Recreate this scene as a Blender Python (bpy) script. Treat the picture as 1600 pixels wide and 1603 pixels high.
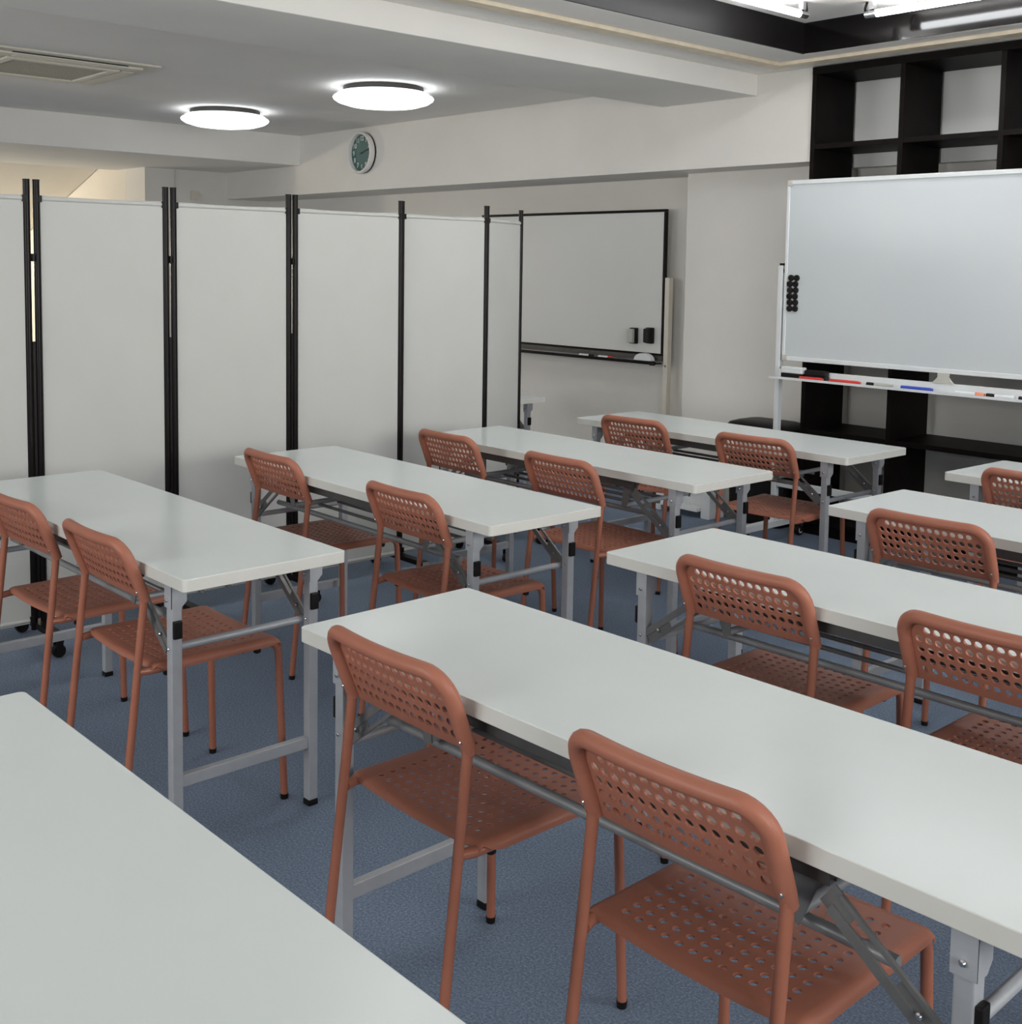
import bpy, bmesh, math, random
from mathutils import Vector, Matrix

# ------------------------------------------------------------------ reset
for o in list(bpy.data.objects):
    bpy.data.objects.remove(o, do_unlink=True)
scene = bpy.context.scene
COL = scene.collection
random.seed(4)

# ------------------------------------------------------------------ camera
cam = bpy.data.cameras.new('camera')
cam.sensor_fit = 'HORIZONTAL'
cam.sensor_width = 36.0
cam.lens = 36.0 * 1836.264 / 1600.0
cam.shift_x = (800.0 - 795.219) / 1600.0
cam.shift_y = (569.64 - 801.5) / 1600.0
cam.clip_start = 0.02
camo = bpy.data.objects.new('camera', cam)
COL.objects.link(camo)
PITCH, YAW, ROLL = 0.08398, 0.84008, 0.01500
fwd = Vector((-math.sin(YAW) * math.cos(PITCH), math.cos(YAW) * math.cos(PITCH), -math.sin(PITCH)))
rgt = Vector((math.cos(YAW), math.sin(YAW), 0))
upv = rgt.cross(fwd)
r2 = math.cos(ROLL) * rgt + math.sin(ROLL) * upv
u2 = -math.sin(ROLL) * rgt + math.cos(ROLL) * upv
camo.matrix_world = Matrix(((r2.x, u2.x, -fwd.x, 0.0), (r2.y, u2.y, -fwd.y, 0.0),
                            (r2.z, u2.z, -fwd.z, 1.433), (0, 0, 0, 1)))
scene.camera = camo

# ------------------------------------------------------------------ world, daylight, exposure
world = bpy.data.worlds.new('world')
scene.world = world
world.use_nodes = True
bg = world.node_tree.nodes['Background']
bg.inputs[0].default_value = (0.80, 0.90, 1.0, 1)
bg.inputs[1].default_value = 2.0
vs = scene.view_settings
vs.view_transform = 'Standard'
vs.look = 'None'
vs.gamma = 1.0
vs.exposure = 0.0
vs.use_curve_mapping = False

def area_light(name, loc, rot, sx, sy, power, col):
    l = bpy.data.lights.new(name, 'AREA')
    l.shape = 'RECTANGLE'
    l.size, l.size_y = sx, sy
    l.energy = power
    l.color = col
    o = bpy.data.objects.new(name, l)
    o.location, o.rotation_euler = loc, rot
    COL.objects.link(o)
    return o

TUBE_W = 36.0        # emission strength of the LED tubes
DOME_W = 3.2         # emission strength of the round ceiling lamps
RX = 1.55            # right wall
BY = -2.3            # back wall
ZC = 2.505           # ceiling height
# daylight entering the two windows of the right wall and the rear wall; back left is added fill
area_light('daylight_right_front', (RX + 0.30, 3.30, 1.55), (0, math.radians(90), 0), 1.3, 2.0, 92, (1.0, 0.985, 0.95))
area_light('daylight_right_rear', (RX + 0.30, 0.50, 1.55), (0, math.radians(90), 0), 1.3, 2.0, 70, (1.0, 0.985, 0.95))
area_light('fill_back_left', (-6.9, BY - 0.30, 1.55), (math.radians(90), 0, 0), 2.6, 1.3, 75, (1.0, 0.985, 0.95))  # fill added to brighten the area behind the screen
area_light('daylight_back', (-2.4, BY - 0.30, 1.55), (math.radians(90), 0, 0), 2.6, 1.3, 88, (1.0, 0.985, 0.95))

# ------------------------------------------------------------------ materials
MATS = {}
def mat(name, col, rough=0.5, metal=0.0, spec=0.5, noise=0.0, nscale=30.0, bump=0.0, bscale=200.0,
        emit=None, estr=0.0, coat=0.0):
    m = bpy.data.materials.new(name)
    m.use_nodes = True
    nt = m.node_tree
    b = nt.nodes['Principled BSDF']
    b.inputs['Base Color'].default_value = (*col, 1)
    b.inputs['Roughness'].default_value = rough
    b.inputs['Metallic'].default_value = metal
    b.inputs['Specular IOR Level'].default_value = spec
    b.inputs['Coat Weight'].default_value = coat
    tc = None
    if noise or bump:
        tc = nt.nodes.new('ShaderNodeTexCoord')
    if noise:
        n = nt.nodes.new('ShaderNodeTexNoise')
        n.inputs['Scale'].default_value = nscale
        n.inputs['Detail'].default_value = 4
        nt.links.new(tc.outputs['Object'], n.inputs['Vector'])
        r = nt.nodes.new('ShaderNodeValToRGB')
        r.color_ramp.elements[0].position = 0.3
        r.color_ramp.elements[1].position = 0.7
        r.color_ramp.elements[0].color = (*[c * (1 - noise) for c in col], 1)
        r.color_ramp.elements[1].color = (*[min(1, c * (1 + noise)) for c in col], 1)
        nt.links.new(n.outputs['Fac'], r.inputs['Fac'])
        nt.links.new(r.outputs['Color'], b.inputs['Base Color'])
    if bump:
        n2 = nt.nodes.new('ShaderNodeTexNoise')
        n2.inputs['Scale'].default_value = bscale
        n2.inputs['Detail'].default_value = 3
        nt.links.new(tc.outputs['Object'], n2.inputs['Vector'])
        bp = nt.nodes.new('ShaderNodeBump')
        bp.inputs['Strength'].default_value = bump
        bp.inputs['Distance'].default_value = 0.002
        nt.links.new(n2.outputs['Fac'], bp.inputs['Height'])
        nt.links.new(bp.outputs['Normal'], b.inputs['Normal'])
    if emit:
        b.inputs['Emission Color'].default_value = (*emit, 1)
        b.inputs['Emission Strength'].default_value = estr
    MATS[name] = m
    return m

mat('niche_lit', (0.95, 0.945, 0.92), 0.75, spec=0.2, noise=0.015, nscale=3.0)  # wall colour brightened to stand in for light reaching behind the shelf
mat('wall_paint', (0.75, 0.725, 0.68), 0.75, spec=0.25, noise=0.025, nscale=3.0, bump=0.25, bscale=260)
mat('ceiling_paint', (0.88, 0.85, 0.81), 0.8, spec=0.2, noise=0.02, nscale=2.5, bump=0.3, bscale=220)
mat('beam_paint', (0.81, 0.79, 0.75), 0.75, spec=0.25, noise=0.02, nscale=3.0, bump=0.25, bscale=240)
mat('cream_paint', (0.82, 0.77, 0.68), 0.75, spec=0.2, noise=0.03, nscale=2.0)
mat('black_matte', (0.007, 0.006, 0.006), 0.45, spec=0.12, noise=0.2, nscale=5)
mat('black_gloss', (0.006, 0.005, 0.005), 0.10, spec=0.25, noise=0.2, nscale=5)
mat('trim_wood', (0.80, 0.69, 0.53), 0.5, noise=0.10, nscale=14)
mat('black_wood', (0.007, 0.005, 0.0045), 0.5, spec=0.08, noise=0.25, nscale=12, bump=0.1, bscale=90)
mat('table_white', (0.665, 0.705, 0.695), 0.21, spec=0.16, noise=0.012, nscale=6)
mat('table_edge', (0.60, 0.59, 0.55), 0.35, noise=0.03, nscale=9)
mat('steel_shaded', (0.17, 0.168, 0.165), 0.42, metal=0.25, noise=0.06, nscale=40)  # stay and rack steel, colour darkened for the shade under the tabletops
mat('steel_leg', (0.39, 0.40, 0.42), 0.42, metal=0.2, noise=0.05, nscale=30)
mat('steel_bar', (0.27, 0.275, 0.28), 0.42, metal=0.25, noise=0.05, nscale=30)  # same steel, colour kept lighter for the lit front rack bar
mat('steel_dark', (0.085, 0.082, 0.08), 0.45, metal=0.5, noise=0.08, nscale=30)
mat('chrome', (0.75, 0.75, 0.76), 0.18, metal=1.0, noise=0.03, nscale=60)
mat('black_plastic', (0.009, 0.0075, 0.0075), 0.45, spec=0.2, noise=0.2, nscale=30)
mat('chair_plastic', (0.345, 0.130, 0.083), 0.45, spec=0.3, noise=0.03, nscale=20, bump=0.12, bscale=500)
mat('chair_paint', (0.345, 0.128, 0.080), 0.27, spec=0.45, noise=0.03, nscale=25)
mat('screen_fabric', (0.52, 0.52, 0.495), 0.8, spec=0.2, noise=0.02, nscale=4, bump=0.15, bscale=600)
mat('pole_black', (0.007, 0.005, 0.005), 0.30, spec=0.16, noise=0.15, nscale=20)
mat('board_white', (0.60, 0.635, 0.655), 0.22, spec=0.5, noise=0.008, nscale=3)
mat('board_grey', (0.70, 0.70, 0.68), 0.30, spec=0.5, noise=0.01, nscale=3)
mat('white_paint', (0.74, 0.76, 0.77), 0.35, noise=0.02, nscale=12)
mat('ivory_metal', (0.66, 0.62, 0.54), 0.45, noise=0.03, nscale=12)
mat('cap_grey', (0.52, 0.51, 0.46), 0.5, noise=0.05, nscale=30)
mat('grey_plastic', (0.42, 0.42, 0.38), 0.5, noise=0.05, nscale=30)
mat('ac_cream', (0.72, 0.68, 0.58), 0.5, noise=0.02, nscale=10)
mat('ac_filter', (0.50, 0.47, 0.37), 0.8, noise=0.25, nscale=120)
mat('clock_face', (0.055, 0.13, 0.125), 0.55, noise=0.03, nscale=8)
mat('clock_white', (0.78, 0.76, 0.73), 0.35, noise=0.02, nscale=10)
mat('clock_glow', (0.62, 0.70, 0.64), 0.5, noise=0.02, nscale=10)
mat('clock_hand', (0.02, 0.025, 0.03), 0.4, noise=0.05, nscale=20)
mat('red_marker', (0.60, 0.045, 0.035), 0.35, noise=0.04, nscale=20)
mat('blue_marker', (0.03, 0.06, 0.42), 0.35, noise=0.04, nscale=20)
mat('orange_marker', (0.80, 0.26, 0.14), 0.4, noise=0.05, nscale=20)
mat('tube_glow', (0.95, 0.97, 1.0), 0.4, noise=0.01, nscale=5, emit=(0.95, 0.98, 1.0), estr=TUBE_W)
mat('dome_glow', (0.95, 0.97, 1.0), 0.4, noise=0.01, nscale=5, emit=(0.93, 0.97, 1.0), estr=DOME_W)
mat('dome_side', (0.9, 0.92, 0.95), 0.4, noise=0.01, nscale=5, emit=(0.86, 0.95, 1.0), estr=0.9)
mat('dome_base', (0.035, 0.03, 0.026), 0.5, noise=0.05, nscale=12)
mat('warm_glow', (1, 0.9, 0.7), 0.5, noise=0.01, nscale=5, emit=(1.0, 0.90, 0.74), estr=700.0)

def carpet():
    m = bpy.data.materials.new('carpet')
    m.use_nodes = True
    nt = m.node_tree
    b = nt.nodes['Principled BSDF']
    b.inputs['Roughness'].default_value = 0.95
    b.inputs['Specular IOR Level'].default_value = 0.1
    tc = nt.nodes.new('ShaderNodeTexCoord')
    n1 = nt.nodes.new('ShaderNodeTexNoise')
    n1.inputs['Scale'].default_value = 170
    n1.inputs['Detail'].default_value = 6
    n1.inputs['Roughness'].default_value = 0.75
    r1 = nt.nodes.new('ShaderNodeValToRGB')
    e = r1.color_ramp.elements
    e[0].position, e[0].color = 0.30, (0.078, 0.104, 0.150, 1)
    e[1].position, e[1].color = 0.72, (0.31, 0.37, 0.47, 1)
    x = r1.color_ramp.elements.new(0.5)
    x.color = (0.165, 0.210, 0.285, 1)
    n2 = nt.nodes.new('ShaderNodeTexNoise')
    n2.inputs['Scale'].default_value = 2.2
    n2.inputs['Detail'].default_value = 3
    mx = nt.nodes.new('ShaderNodeMixRGB')
    mx.blend_type = 'MULTIPLY'
    mx.inputs[0].default_value = 0.35
    r2_ = nt.nodes.new('ShaderNodeValToRGB')
    r2_.color_ramp.elements[0].color = (0.7, 0.7, 0.72, 1)
    r2_.color_ramp.elements[0].position = 0.35
    r2_.color_ramp.elements[1].position = 0.65
    bp = nt.nodes.new('ShaderNodeBump')
    bp.inputs['Strength'].default_value = 0.5
    bp.inputs['Distance'].default_value = 0.004
    L = nt.links.new
    L(tc.outputs['Object'], n1.inputs['Vector']); L(tc.outputs['Object'], n2.inputs['Vector'])
    L(n1.outputs['Fac'], r1.inputs['Fac']); L(n2.outputs['Fac'], r2_.inputs['Fac'])
    L(r1.outputs['Color'], mx.inputs[1]); L(r2_.outputs['Color'], mx.inputs[2])
    L(mx.outputs['Color'], b.inputs['Base Color'])
    L(n1.outputs['Fac'], bp.inputs['Height']); L(bp.outputs['Normal'], b.inputs['Normal'])
    MATS['carpet'] = m
carpet()

def pane_glass():
    m = bpy.data.materials.new('pane_glass')
    m.use_nodes = True
    nt = m.node_tree
    out = nt.nodes['Material Output']
    nt.nodes.remove(nt.nodes['Principled BSDF'])
    t = nt.nodes.new('ShaderNodeBsdfTransparent')
    g = nt.nodes.new('ShaderNodeBsdfGlossy')
    g.inputs['Roughness'].default_value = 0.05
    lw = nt.nodes.new('ShaderNodeFresnel')
    mx = nt.nodes.new('ShaderNodeMixShader')
    nt.links.new(lw.outputs[0], mx.inputs[0])
    nt.links.new(t.outputs[0], mx.inputs[1])
    nt.links.new(g.outputs[0], mx.inputs[2])
    nt.links.new(mx.outputs[0], out.inputs[0])
    MATS['pane_glass'] = m
pane_glass()

# ------------------------------------------------------------------ mesh builder
class MB:
    def __init__(self):
        self.v, self.f, self.sm = [], [], []
    def add(self, vs, fs, smooth=False):
        k = len(self.v)
        self.v += [tuple(p) for p in vs]
        self.f += [tuple(i + k for i in f) for f in fs]
        self.sm += [smooth] * len(fs)
        return self
    def box(self, x0, x1, y0, y1, z0, z1, M=None):
        vs = [Vector((x, y, z)) for z in (z0, z1) for y in (y0, y1) for x in (x0, x1)]
        if M is not None:
            vs = [M @ p for p in vs]
        return self.add(vs, [(0, 2, 3, 1), (4, 5, 7, 6), (0, 1, 5, 4), (2, 6, 7, 3), (0, 4, 6, 2), (1, 3, 7, 5)])
    def prism(self, poly, h0, h1, fn=None, smooth=False):
        """poly: list of (a,b); fn(a,b,h) -> xyz."""
        fn = fn or (lambda a, b, h: (a, b, h))
        n = len(poly)
        vs = [fn(a, b, h0) for a, b in poly] + [fn(a, b, h1) for a, b in poly]
        fs = [tuple(range(n - 1, -1, -1)), tuple(range(n, 2 * n))]
        self.add(vs, fs)
        k = len(self.v) - 2 * n
        self.f += [(k + i, k + (i + 1) % n, k + n + (i + 1) % n, k + n + i) for i in range(n)]
        self.sm += [smooth] * n
        return self
    def tube(self, pts, r, n=10, caps=True, smooth=True):
        pts = [Vector(p) for p in pts]
        if not isinstance(r, (list, tuple)):
            r = [r] * len(pts)
        t0 = (pts[1] - pts[0]).normalized()
        ref = Vector((0, 0, 1)) if abs(t0.z) < 0.9 else Vector((1, 0, 0))
        a = t0.cross(ref).normalized()
        vs, prev = [], t0
        for i, p in enumerate(pts):
            if i == 0: t = t0
            elif i == len(pts) - 1: t = (pts[i] - pts[i - 1]).normalized()
            else: t = ((pts[i] - pts[i - 1]).normalized() + (pts[i + 1] - pts[i]).normalized()).normalized()
            q = prev.rotation_difference(t)
            a = (q @ a)
            a = (a - t * a.dot(t)).normalized()
            b = t.cross(a)
            prev = t
            for k in range(n):
                th = 2 * math.pi * k / n
                vs.append(p + (a * math.cos(th) + b * math.sin(th)) * r[i])
        fs = []
        for i in range(len(pts) - 1):
            for k in range(n):
                fs.append((i * n + k, i * n + (k + 1) % n, (i + 1) * n + (k + 1) % n, (i + 1) * n + k))
        self.add(vs, fs, smooth)
        if caps:
            k = len(self.v) - len(vs)
            e = k + (len(pts) - 1) * n
            self.f += [tuple(k + i for i in range(n - 1, -1, -1)), tuple(e + i for i in range(n))]
            self.sm += [False, False]
        return self
    def lathe(self, prof, n=32, axis=None, origin=(0, 0, 0), smooth=True):
        """prof: (r,h) list; axis matrix 3x3 maps local (x,y,h) to world."""
        A = axis or Matrix.Identity(3)
        o = Vector(origin)
        vs, fs = [], []
        for r, h in prof:
            for k in range(n):
                th = 2 * math.pi * k / n
                vs.append(o + A @ Vector((r * math.cos(th), r * math.sin(th), h)))
        for i in range(len(prof) - 1):
            for k in range(n):
                fs.append((i * n + k, i * n + (k + 1) % n, (i + 1) * n + (k + 1) % n, (i + 1) * n + k))
        self.add(vs, fs, smooth)
        k = len(self.v) - len(vs)
        e = k + (len(prof) - 1) * n
        self.f += [tuple(k + i for i in range(n - 1, -1, -1)), tuple(e + i for i in range(n))]
        self.sm += [False, False]
        return self
    def mesh(self, name, m, bevel=0.0, segs=2):
        me = bpy.data.meshes.new(name)
        me.from_pydata(self.v, [], self.f)
        me.polygons.foreach_set('use_smooth', self.sm)
        bm = bmesh.new()
        bm.from_mesh(me)
        bmesh.ops.recalc_face_normals(bm, faces=bm.faces)
        if bevel:
            es = [e for e in bm.edges if len(e.link_faces) == 2 and e.calc_face_angle(0) > 0.7]
            bmesh.ops.bevel(bm, geom=es, offset=bevel, segments=segs, profile=0.6, affect='EDGES')
        for e in bm.edges:
            if len(e.link_faces) == 2 and e.calc_face_angle(0) > 0.65:
                e.smooth = False
        bm.to_mesh(me)
        bm.free()
        if m:
            me.materials.append(MATS[m])
        return me
    def build(self, name, m, parent=None, bevel=0.0, segs=2):
        o = bpy.data.objects.new(name, self.mesh(name, m, bevel, segs))
        COL.objects.link(o)
        if parent:
            o.parent = parent
        return o

def tag(o, label, cat, group=None):
    o['label'], o['category'] = label, cat
    if group:
        o['group'] = group
    return o
def struct(o, label=None):
    o['kind'] = 'structure'
    if label:
        o['label'] = label
    return o
def empty(name, loc=(0, 0, 0), rz=0.0):
    o = bpy.data.objects.new(name, None)
    o.empty_display_size = 0.1
    o.location = loc
    o.rotation_euler = (0, 0, rz)
    COL.objects.link(o)
    return o
def copy_tree(o, parent=None):
    c = o.copy()
    COL.objects.link(c)
    c.parent = parent
    for ch in o.children:
        copy_tree(ch, c)
    return c

def fillet(pts, rads, seg=6):
    pts = [Vector(p) for p in pts]
    out = [pts[0]]
    for i in range(1, len(pts) - 1):
        r = rads[i - 1]
        p, a, b = pts[i], (pts[i - 1] - pts[i]).normalized(), (pts[i + 1] - pts[i]).normalized()
        ang = a.angle(b)
        d = r / math.tan(ang / 2)
        s, e = p + a * d, p + b * d
        for k in range(seg + 1):
            t = k / seg
            out.append(s * (1 - t) ** 2 + p * 2 * t * (1 - t) + e * t * t)
    out.append(pts[-1])
    return out

AX_Y = Matrix(((1, 0, 0), (0, 0, 1), (0, -1, 0)))     # lathe height -> +Y
AX_NY = Matrix(((1, 0, 0), (0, 0, -1), (0, 1, 0)))    # lathe height -> -Y
AX_X = Matrix(((0, 0, 1), (0, 1, 0), (-1, 0, 0)))     # lathe height -> +X

# ================================================================== ROOM SHELL
YB = 5.42          # front face of the clock beam
ZU = 2.008         # its underside
YR = 5.88          # recessed front wall
LX0 = -13.2
struct(MB().box(LX0, RX + 0.2, BY - 0.2, 6.1, -0.12, 0.0).build('floor', 'carpet'), 'blue grey speckled carpet floor')

# ceiling with the raised coffer
CX0, CX1, CY0, CY1, CZ = -3.485, 0.75, -1.5, 5.075, 2.656
c = MB()
c.box(LX0, CX0, BY - 0.2, 6.1, ZC, ZC + 0.3)
c.box(CX1, RX + 0.2, BY - 0.2, 6.1, ZC, ZC + 0.3)
c.box(CX0, CX1, CY1, 6.1, ZC, ZC + 0.3)
c.box(CX0, CX1, BY - 0.2, CY0, ZC, ZC + 0.3)
c.box(CX0, CX1, CY0, CY1, CZ, ZC + 0.3)
struct(c.build('ceiling', 'ceiling_paint'), 'pale grey painted ceiling with a raised recess')
w = 0.012
c = MB()
c.box(CX0, CX0 + w, CY0, CY1, ZC + 0.001, CZ)
c.box(CX1 - w, CX1, CY0, CY1, ZC + 0.001, CZ)
c.box(CX0 + w, CX1 - w, CY0, CY0 + w, ZC + 0.001, CZ)
struct(c.build('trim_1', 'black_matte'), 'black upstand lining the ceiling recess')
struct(MB().box(CX0 + w, CX1 - w, CY1 - w, CY1, ZC + 0.001, CZ).build('trim_4', 'black_gloss'), 'glossy black upstand of the ceiling recess toward the shelf')
# wooden strips running round the recess on the ceiling
struct(MB().box(-3.785, -3.700, -1.7, 5.27, ZC - 0.018, ZC).build('trim_2', 'trim_wood', bevel=0.003), 'pale wooden strip along the ceiling recess')
struct(MB().box(-3.700, 1.0, 5.185, 5.27, ZC - 0.018, ZC).build('trim_3', 'trim_wood', bevel=0.003), 'pale wooden strip above the black shelf')

# beams
struct(MB().box(-4.70, -4.01, BY, YB, 2.387, ZC).build('ceiling_beam', 'beam_paint', bevel=0.004), 'shallow white painted ceiling beam')
struct(MB().box(-10.6, -8.745, BY, YB, 2.254, ZC).build('ceiling_beam', 'beam_paint', bevel=0.004), 'deep painted ceiling beam before the stairwell')
struct(MB().box(-10.02, -3.652, YB, YR, ZU, ZC).build('wall_front_beam', 'wall_paint', bevel=0.003), 'painted beam along the front wall under the clock')

# front wall : recess wall, pillar, niche behind the shelf
w = MB()
w.box(-10.3, RX, YR, 6.1, 0, ZC)
w.box(-4.69, -3.652, 5.665, YR, 0, ZU)
struct(w.build('wall_front', 'wall_paint', bevel=0.002), 'warm grey painted front wall with a pillar')
struct(MB().box(-3.650, RX, 5.80, YR, 2.0, ZC).build('wall_niche', 'niche_lit'), 'painted wall strip behind the top of the black shelf')

# left wall with opening to the stairwell
w = MB()
w.box(-10.4, -10.02, 4.88, YR, 0, 2.254)
w.box(-10.4, -10.005, 4.60, 4.88, 0, 2.254)
w.box(-10.4, -10.02, BY, 1.0, 0, 2.254)
struct(w.build('wall_left', 'wall_paint', bevel=0.003), 'painted left wall with an opening')
w = MB()
w.box(-13.2, -10.4, 4.60, 4.75, 0, ZC)
w.box(-13.2, -13.0, BY, 4.60, 0, ZC)
struct(w.build('wall_stairwell', 'cream_paint'), 'cream wall of the stairwell')
# sloping stair soffit
s = MB()
s.prism([(-13.0, 1.66), (-10.55, 2.43), (-10.55, 2.504), (-13.0, 2.504)], -1.0, 4.59, lambda a, b, h: (a, h, b))
struct(s.build('stair_soffit', 'cream_paint'), 'cream sloping underside of a staircase')

# right wall with two windows, rear wall with one plus an added one at left
def wall_with_windows(name, fn, L0, L1, wins, thick, label):
    w = MB()
    z0, z1 = 0.90, 2.20
    def slab(a0, a1, b0, b1):
        (x0, y0), (x1, y1) = fn(a0, 0), fn(a1, thick)
        w.box(min(x0, x1), max(x0, x1), min(y0, y1), max(y0, y1), b0, b1)
    slab(L0, L1, 0, z0)
    slab(L0, L1, z1, ZC)
    a = L0
    for (p, q) in wins:
        slab(a, p, z0, z1)
        a = q
    slab(a, L1, z0, z1)
    return struct(w.build(name, 'wall_paint'), label)
wall_with_windows('wall_right', lambda a, t: (RX + t, a), BY, 6.1, [(-0.5, 1.5), (2.3, 4.3)], 0.2, 'painted right wall with two windows')
wall_with_windows('wall_back', lambda a, t: (a, BY - t), LX0, RX, [(-8.2, -5.6), (-3.7, -1.1)], 0.2, 'painted rear wall with two windows, one of them added')
def window(n, fn, a0, a1, label):
    f = MB()
    z0, z1 = 0.90, 2.20
    def bar(p, q, b0, b1):
        (x0, y0), (x1, y1) = fn(p, 0.06), fn(q, 0.12)
        f.box(min(x0, x1), max(x0, x1), min(y0, y1), max(y0, y1), b0, b1)
    bar(a0, a1, z0, z0 + 0.05); bar(a0, a1, z1 - 0.05, z1)
    bar(a0, a0 + 0.05, z0 + .05, z1 - .05); bar(a1 - 0.05, a1, z0 + .05, z1 - .05)
    m = (a0 + a1) / 2
    bar(m - 0.03, m + 0.03, z0 + .05, z1 - .05)
    o = struct(f.build('window_%d' % n, 'white_paint'), label)
    for p, q in ((a0 + .05, m - .03), (m + .03, a1 - .05)):
        (x0, y0), (x1, y1) = fn(p, 0.087), fn(q, 0.093)
        MB().box(min(x0, x1), max(x0, x1), min(y0, y1), max(y0, y1), z0 + .05, z1 - .05).build('pane', 'pane_glass', o)
window(1, lambda a, t: (RX + t, a), -0.5, 1.5, 'white framed window added to brighten the area behind the screen')
window(2, lambda a, t: (RX + t, a), 2.3, 4.3, 'white framed window added to brighten the area behind the screen')
window(4, lambda a, t: (a, BY - t), -8.2, -5.6, 'white framed window added to brighten the area behind the screen')  # unseen window, added for the fill light at the rear left
window(3, lambda a, t: (a, BY - t), -3.7, -1.1, 'white framed window added to brighten the area behind the screen')

# ================================================================== CEILING FITTINGS
# LED tubes in the recess
def led_tube(loc, rz, length, label):
    root = empty('led_tube_light', loc, rz)
    L = length / 2
    MB().tube([(-L + .055, 0, 0), (L - .055, 0, 0)], 0.0165, 12).build('tube', 'tube_glow', root)
    for s in (-1, 1):
        e = MB().tube([(s * (L - .055), 0, 0), (s * L, 0, 0)], 0.0175, 12).build('end_cap', 'chrome', root)
        k = MB()
        k.tube(fillet([(s * (L + .004), 0, -0.012), (s * (L + .006), 0, 0.03), (s * (L - .004), 0, CZ - loc[2])], [0.012]), 0.0055, 8)
        k.build('bracket', 'black_plastic', root)
        MB().box(s * (L - .03) - .012, s * (L - .03) + .012, -.012, .012, 0.018, CZ - loc[2]).build('mount', 'chrome', root)
    tag(root, label, 'light', 'LED tubes round the ceiling recess')
    return root
TZ = 2.598
for yc, lab in ((4.08, 'LED tube by the corner of the ceiling recess, parallel to the shallow beam'),
                (2.70, 'second LED tube from the shelf, parallel to the shallow beam')):
    led_tube((-3.205, yc, TZ), math.pi / 2, 1.2, lab)
for xc, lab in ((-2.405, 'LED tube above the black shelf, by the corner of the ceiling recess'),
                (-1.02, 'second LED tube above the black shelf, away from the recess corner')):
    led_tube((xc, 4.86, TZ), 0, 1.2, lab)
for yc, lab in ((3.6, 'LED tube along the window side of the ceiling recess'),):
    led_tube((0.45, yc, TZ), math.pi / 2, 1.2, lab)

def round_lamp(x, y, label):
    root = empty('round_ceiling_lamp', (x, y, ZC))
    MB().lathe([(0.235, 0.0), (0.245, -0.004), (0.245, -0.030), (0.22, -0.0318)], 40).build('base', 'dome_base', root)
    MB().lathe([(0.20, -0.032), (0.27, -0.035), (0.283, -0.042), (0.288, -0.052), (0.270, -0.055)], 48).build('upper_diffuser', 'dome_side', root)
    MB().lathe([(0.270, -0.0555), (0.303, -0.057), (0.309, -0.066), (0.304, -0.076), (0.28, -0.092), (0.22, -0.110), (0.13, -0.121), (0.04, -0.125)], 48).build('diffuser', 'dome_glow', root)
    return tag(root, label, 'lamp', 'round ceiling lamps')
round_lamp(-7.71, 4.155, 'round white ceiling lamp close to the deep beam')
round_lamp(-5.96, 4.285, 'round white ceiling lamp between the clock and the shallow beam')

# cassette air conditioner
ac = empty('air_conditioner', (-6.70, 2.495, ZC))
h = 0.475
f = MB()
f.prism([(-h, -h), (h, -h), (h, h), (-h, h)], -0.012, 0.0)
f.build('flange', 'ac_cream', ac, bevel=0.004)
f = MB()
r = 0.40
f.box(-r, r, -r, -0.312, -0.024, -0.0125); f.box(-r, r, 0.312, r, -0.024, -0.0125)
f.box(-r, -0.312, -0.312, 0.312, -0.024, -0.0125); f.box(0.312, r, -0.312, 0.312, -0.024, -0.0125)
f.build('panel', 'ac_cream', ac, bevel=0.003)
for k in range(4):
    fl = MB().box(-0.29, 0.29, 0.325, 0.392, -0.029, -0.0245).build('louver', 'ac_cream', ac, bevel=0.002)
    fl.rotation_euler = (0, 0, k * math.pi / 2)
    sl = MB().box(-0.31, 0.31, 0.402, 0.412, -0.016, -0.0122).build('slot', 'black_plastic', ac)
    sl.rotation_euler = (0, 0, k * math.pi / 2)
g = MB()
g.box(-0.306, 0.306, -0.306, -0.262, -0.034, -0.0125); g.box(-0.306, 0.306, 0.262, 0.306, -0.034, -0.0125)
g.box(-0.306, -0.262, -0.262, 0.262, -0.034, -0.0125); g.box(0.262, 0.306, -0.262, 0.262, -0.034, -0.0125)
gr = g.build('grille_frame', 'ac_cream', ac, bevel=0.003)
g = MB()
for i in range(-21, 22):
    g.box(-0.261, 0.261, i * 0.012 - 0.0045, i * 0.012 + 0.0045, -0.026, -0.0125)
g.build('grille', 'ac_filter', ac)
MB().lathe([(0.006, -0.016), (0.006, -0.012)], 10, origin=(0.44, 0.42, 0)).build('screw', 'chrome', ac)
tag(ac, 'cream square cassette air conditioner in the ceiling', 'air conditioner')

# ================================================================== CLOCK
ck = empty('wall_clock', (-7.79, YB, 2.302))
MB().lathe([(0.158, 0.0), (0.160, 0.004), (0.160, 0.012)], 48, AX_NY).build('back_ring', 'black_plastic', ck)
rim = MB()
n = 56
prof = [(0.157, 0.012), (0.163, 0.03), (0.163, 0.052), (0.157, 0.060), (0.148, 0.060), (0.144, 0.052), (0.143, 0.026)]
vsr, fsr = [], []
for r_, h_ in prof:
    for k in range(n):
        th = 2 * math.pi * k / n
        vsr.append((r_ * math.cos(th), -h_, r_ * math.sin(th)))
m_ = len(prof)
for i in range(m_):
    for k in range(n):
        fsr.append((i * n + k, i * n + (k + 1) % n, ((i + 1) % m_) * n + (k + 1) % n, ((i + 1) % m_) * n + k))
rim.add(vsr, fsr, True)
rim.build('rim', 'clock_white', ck)
MB().lathe([(0.142, 0.013), (0.142, 0.026)], 48, AX_NY).build('dial', 'clock_face', ck)
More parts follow.
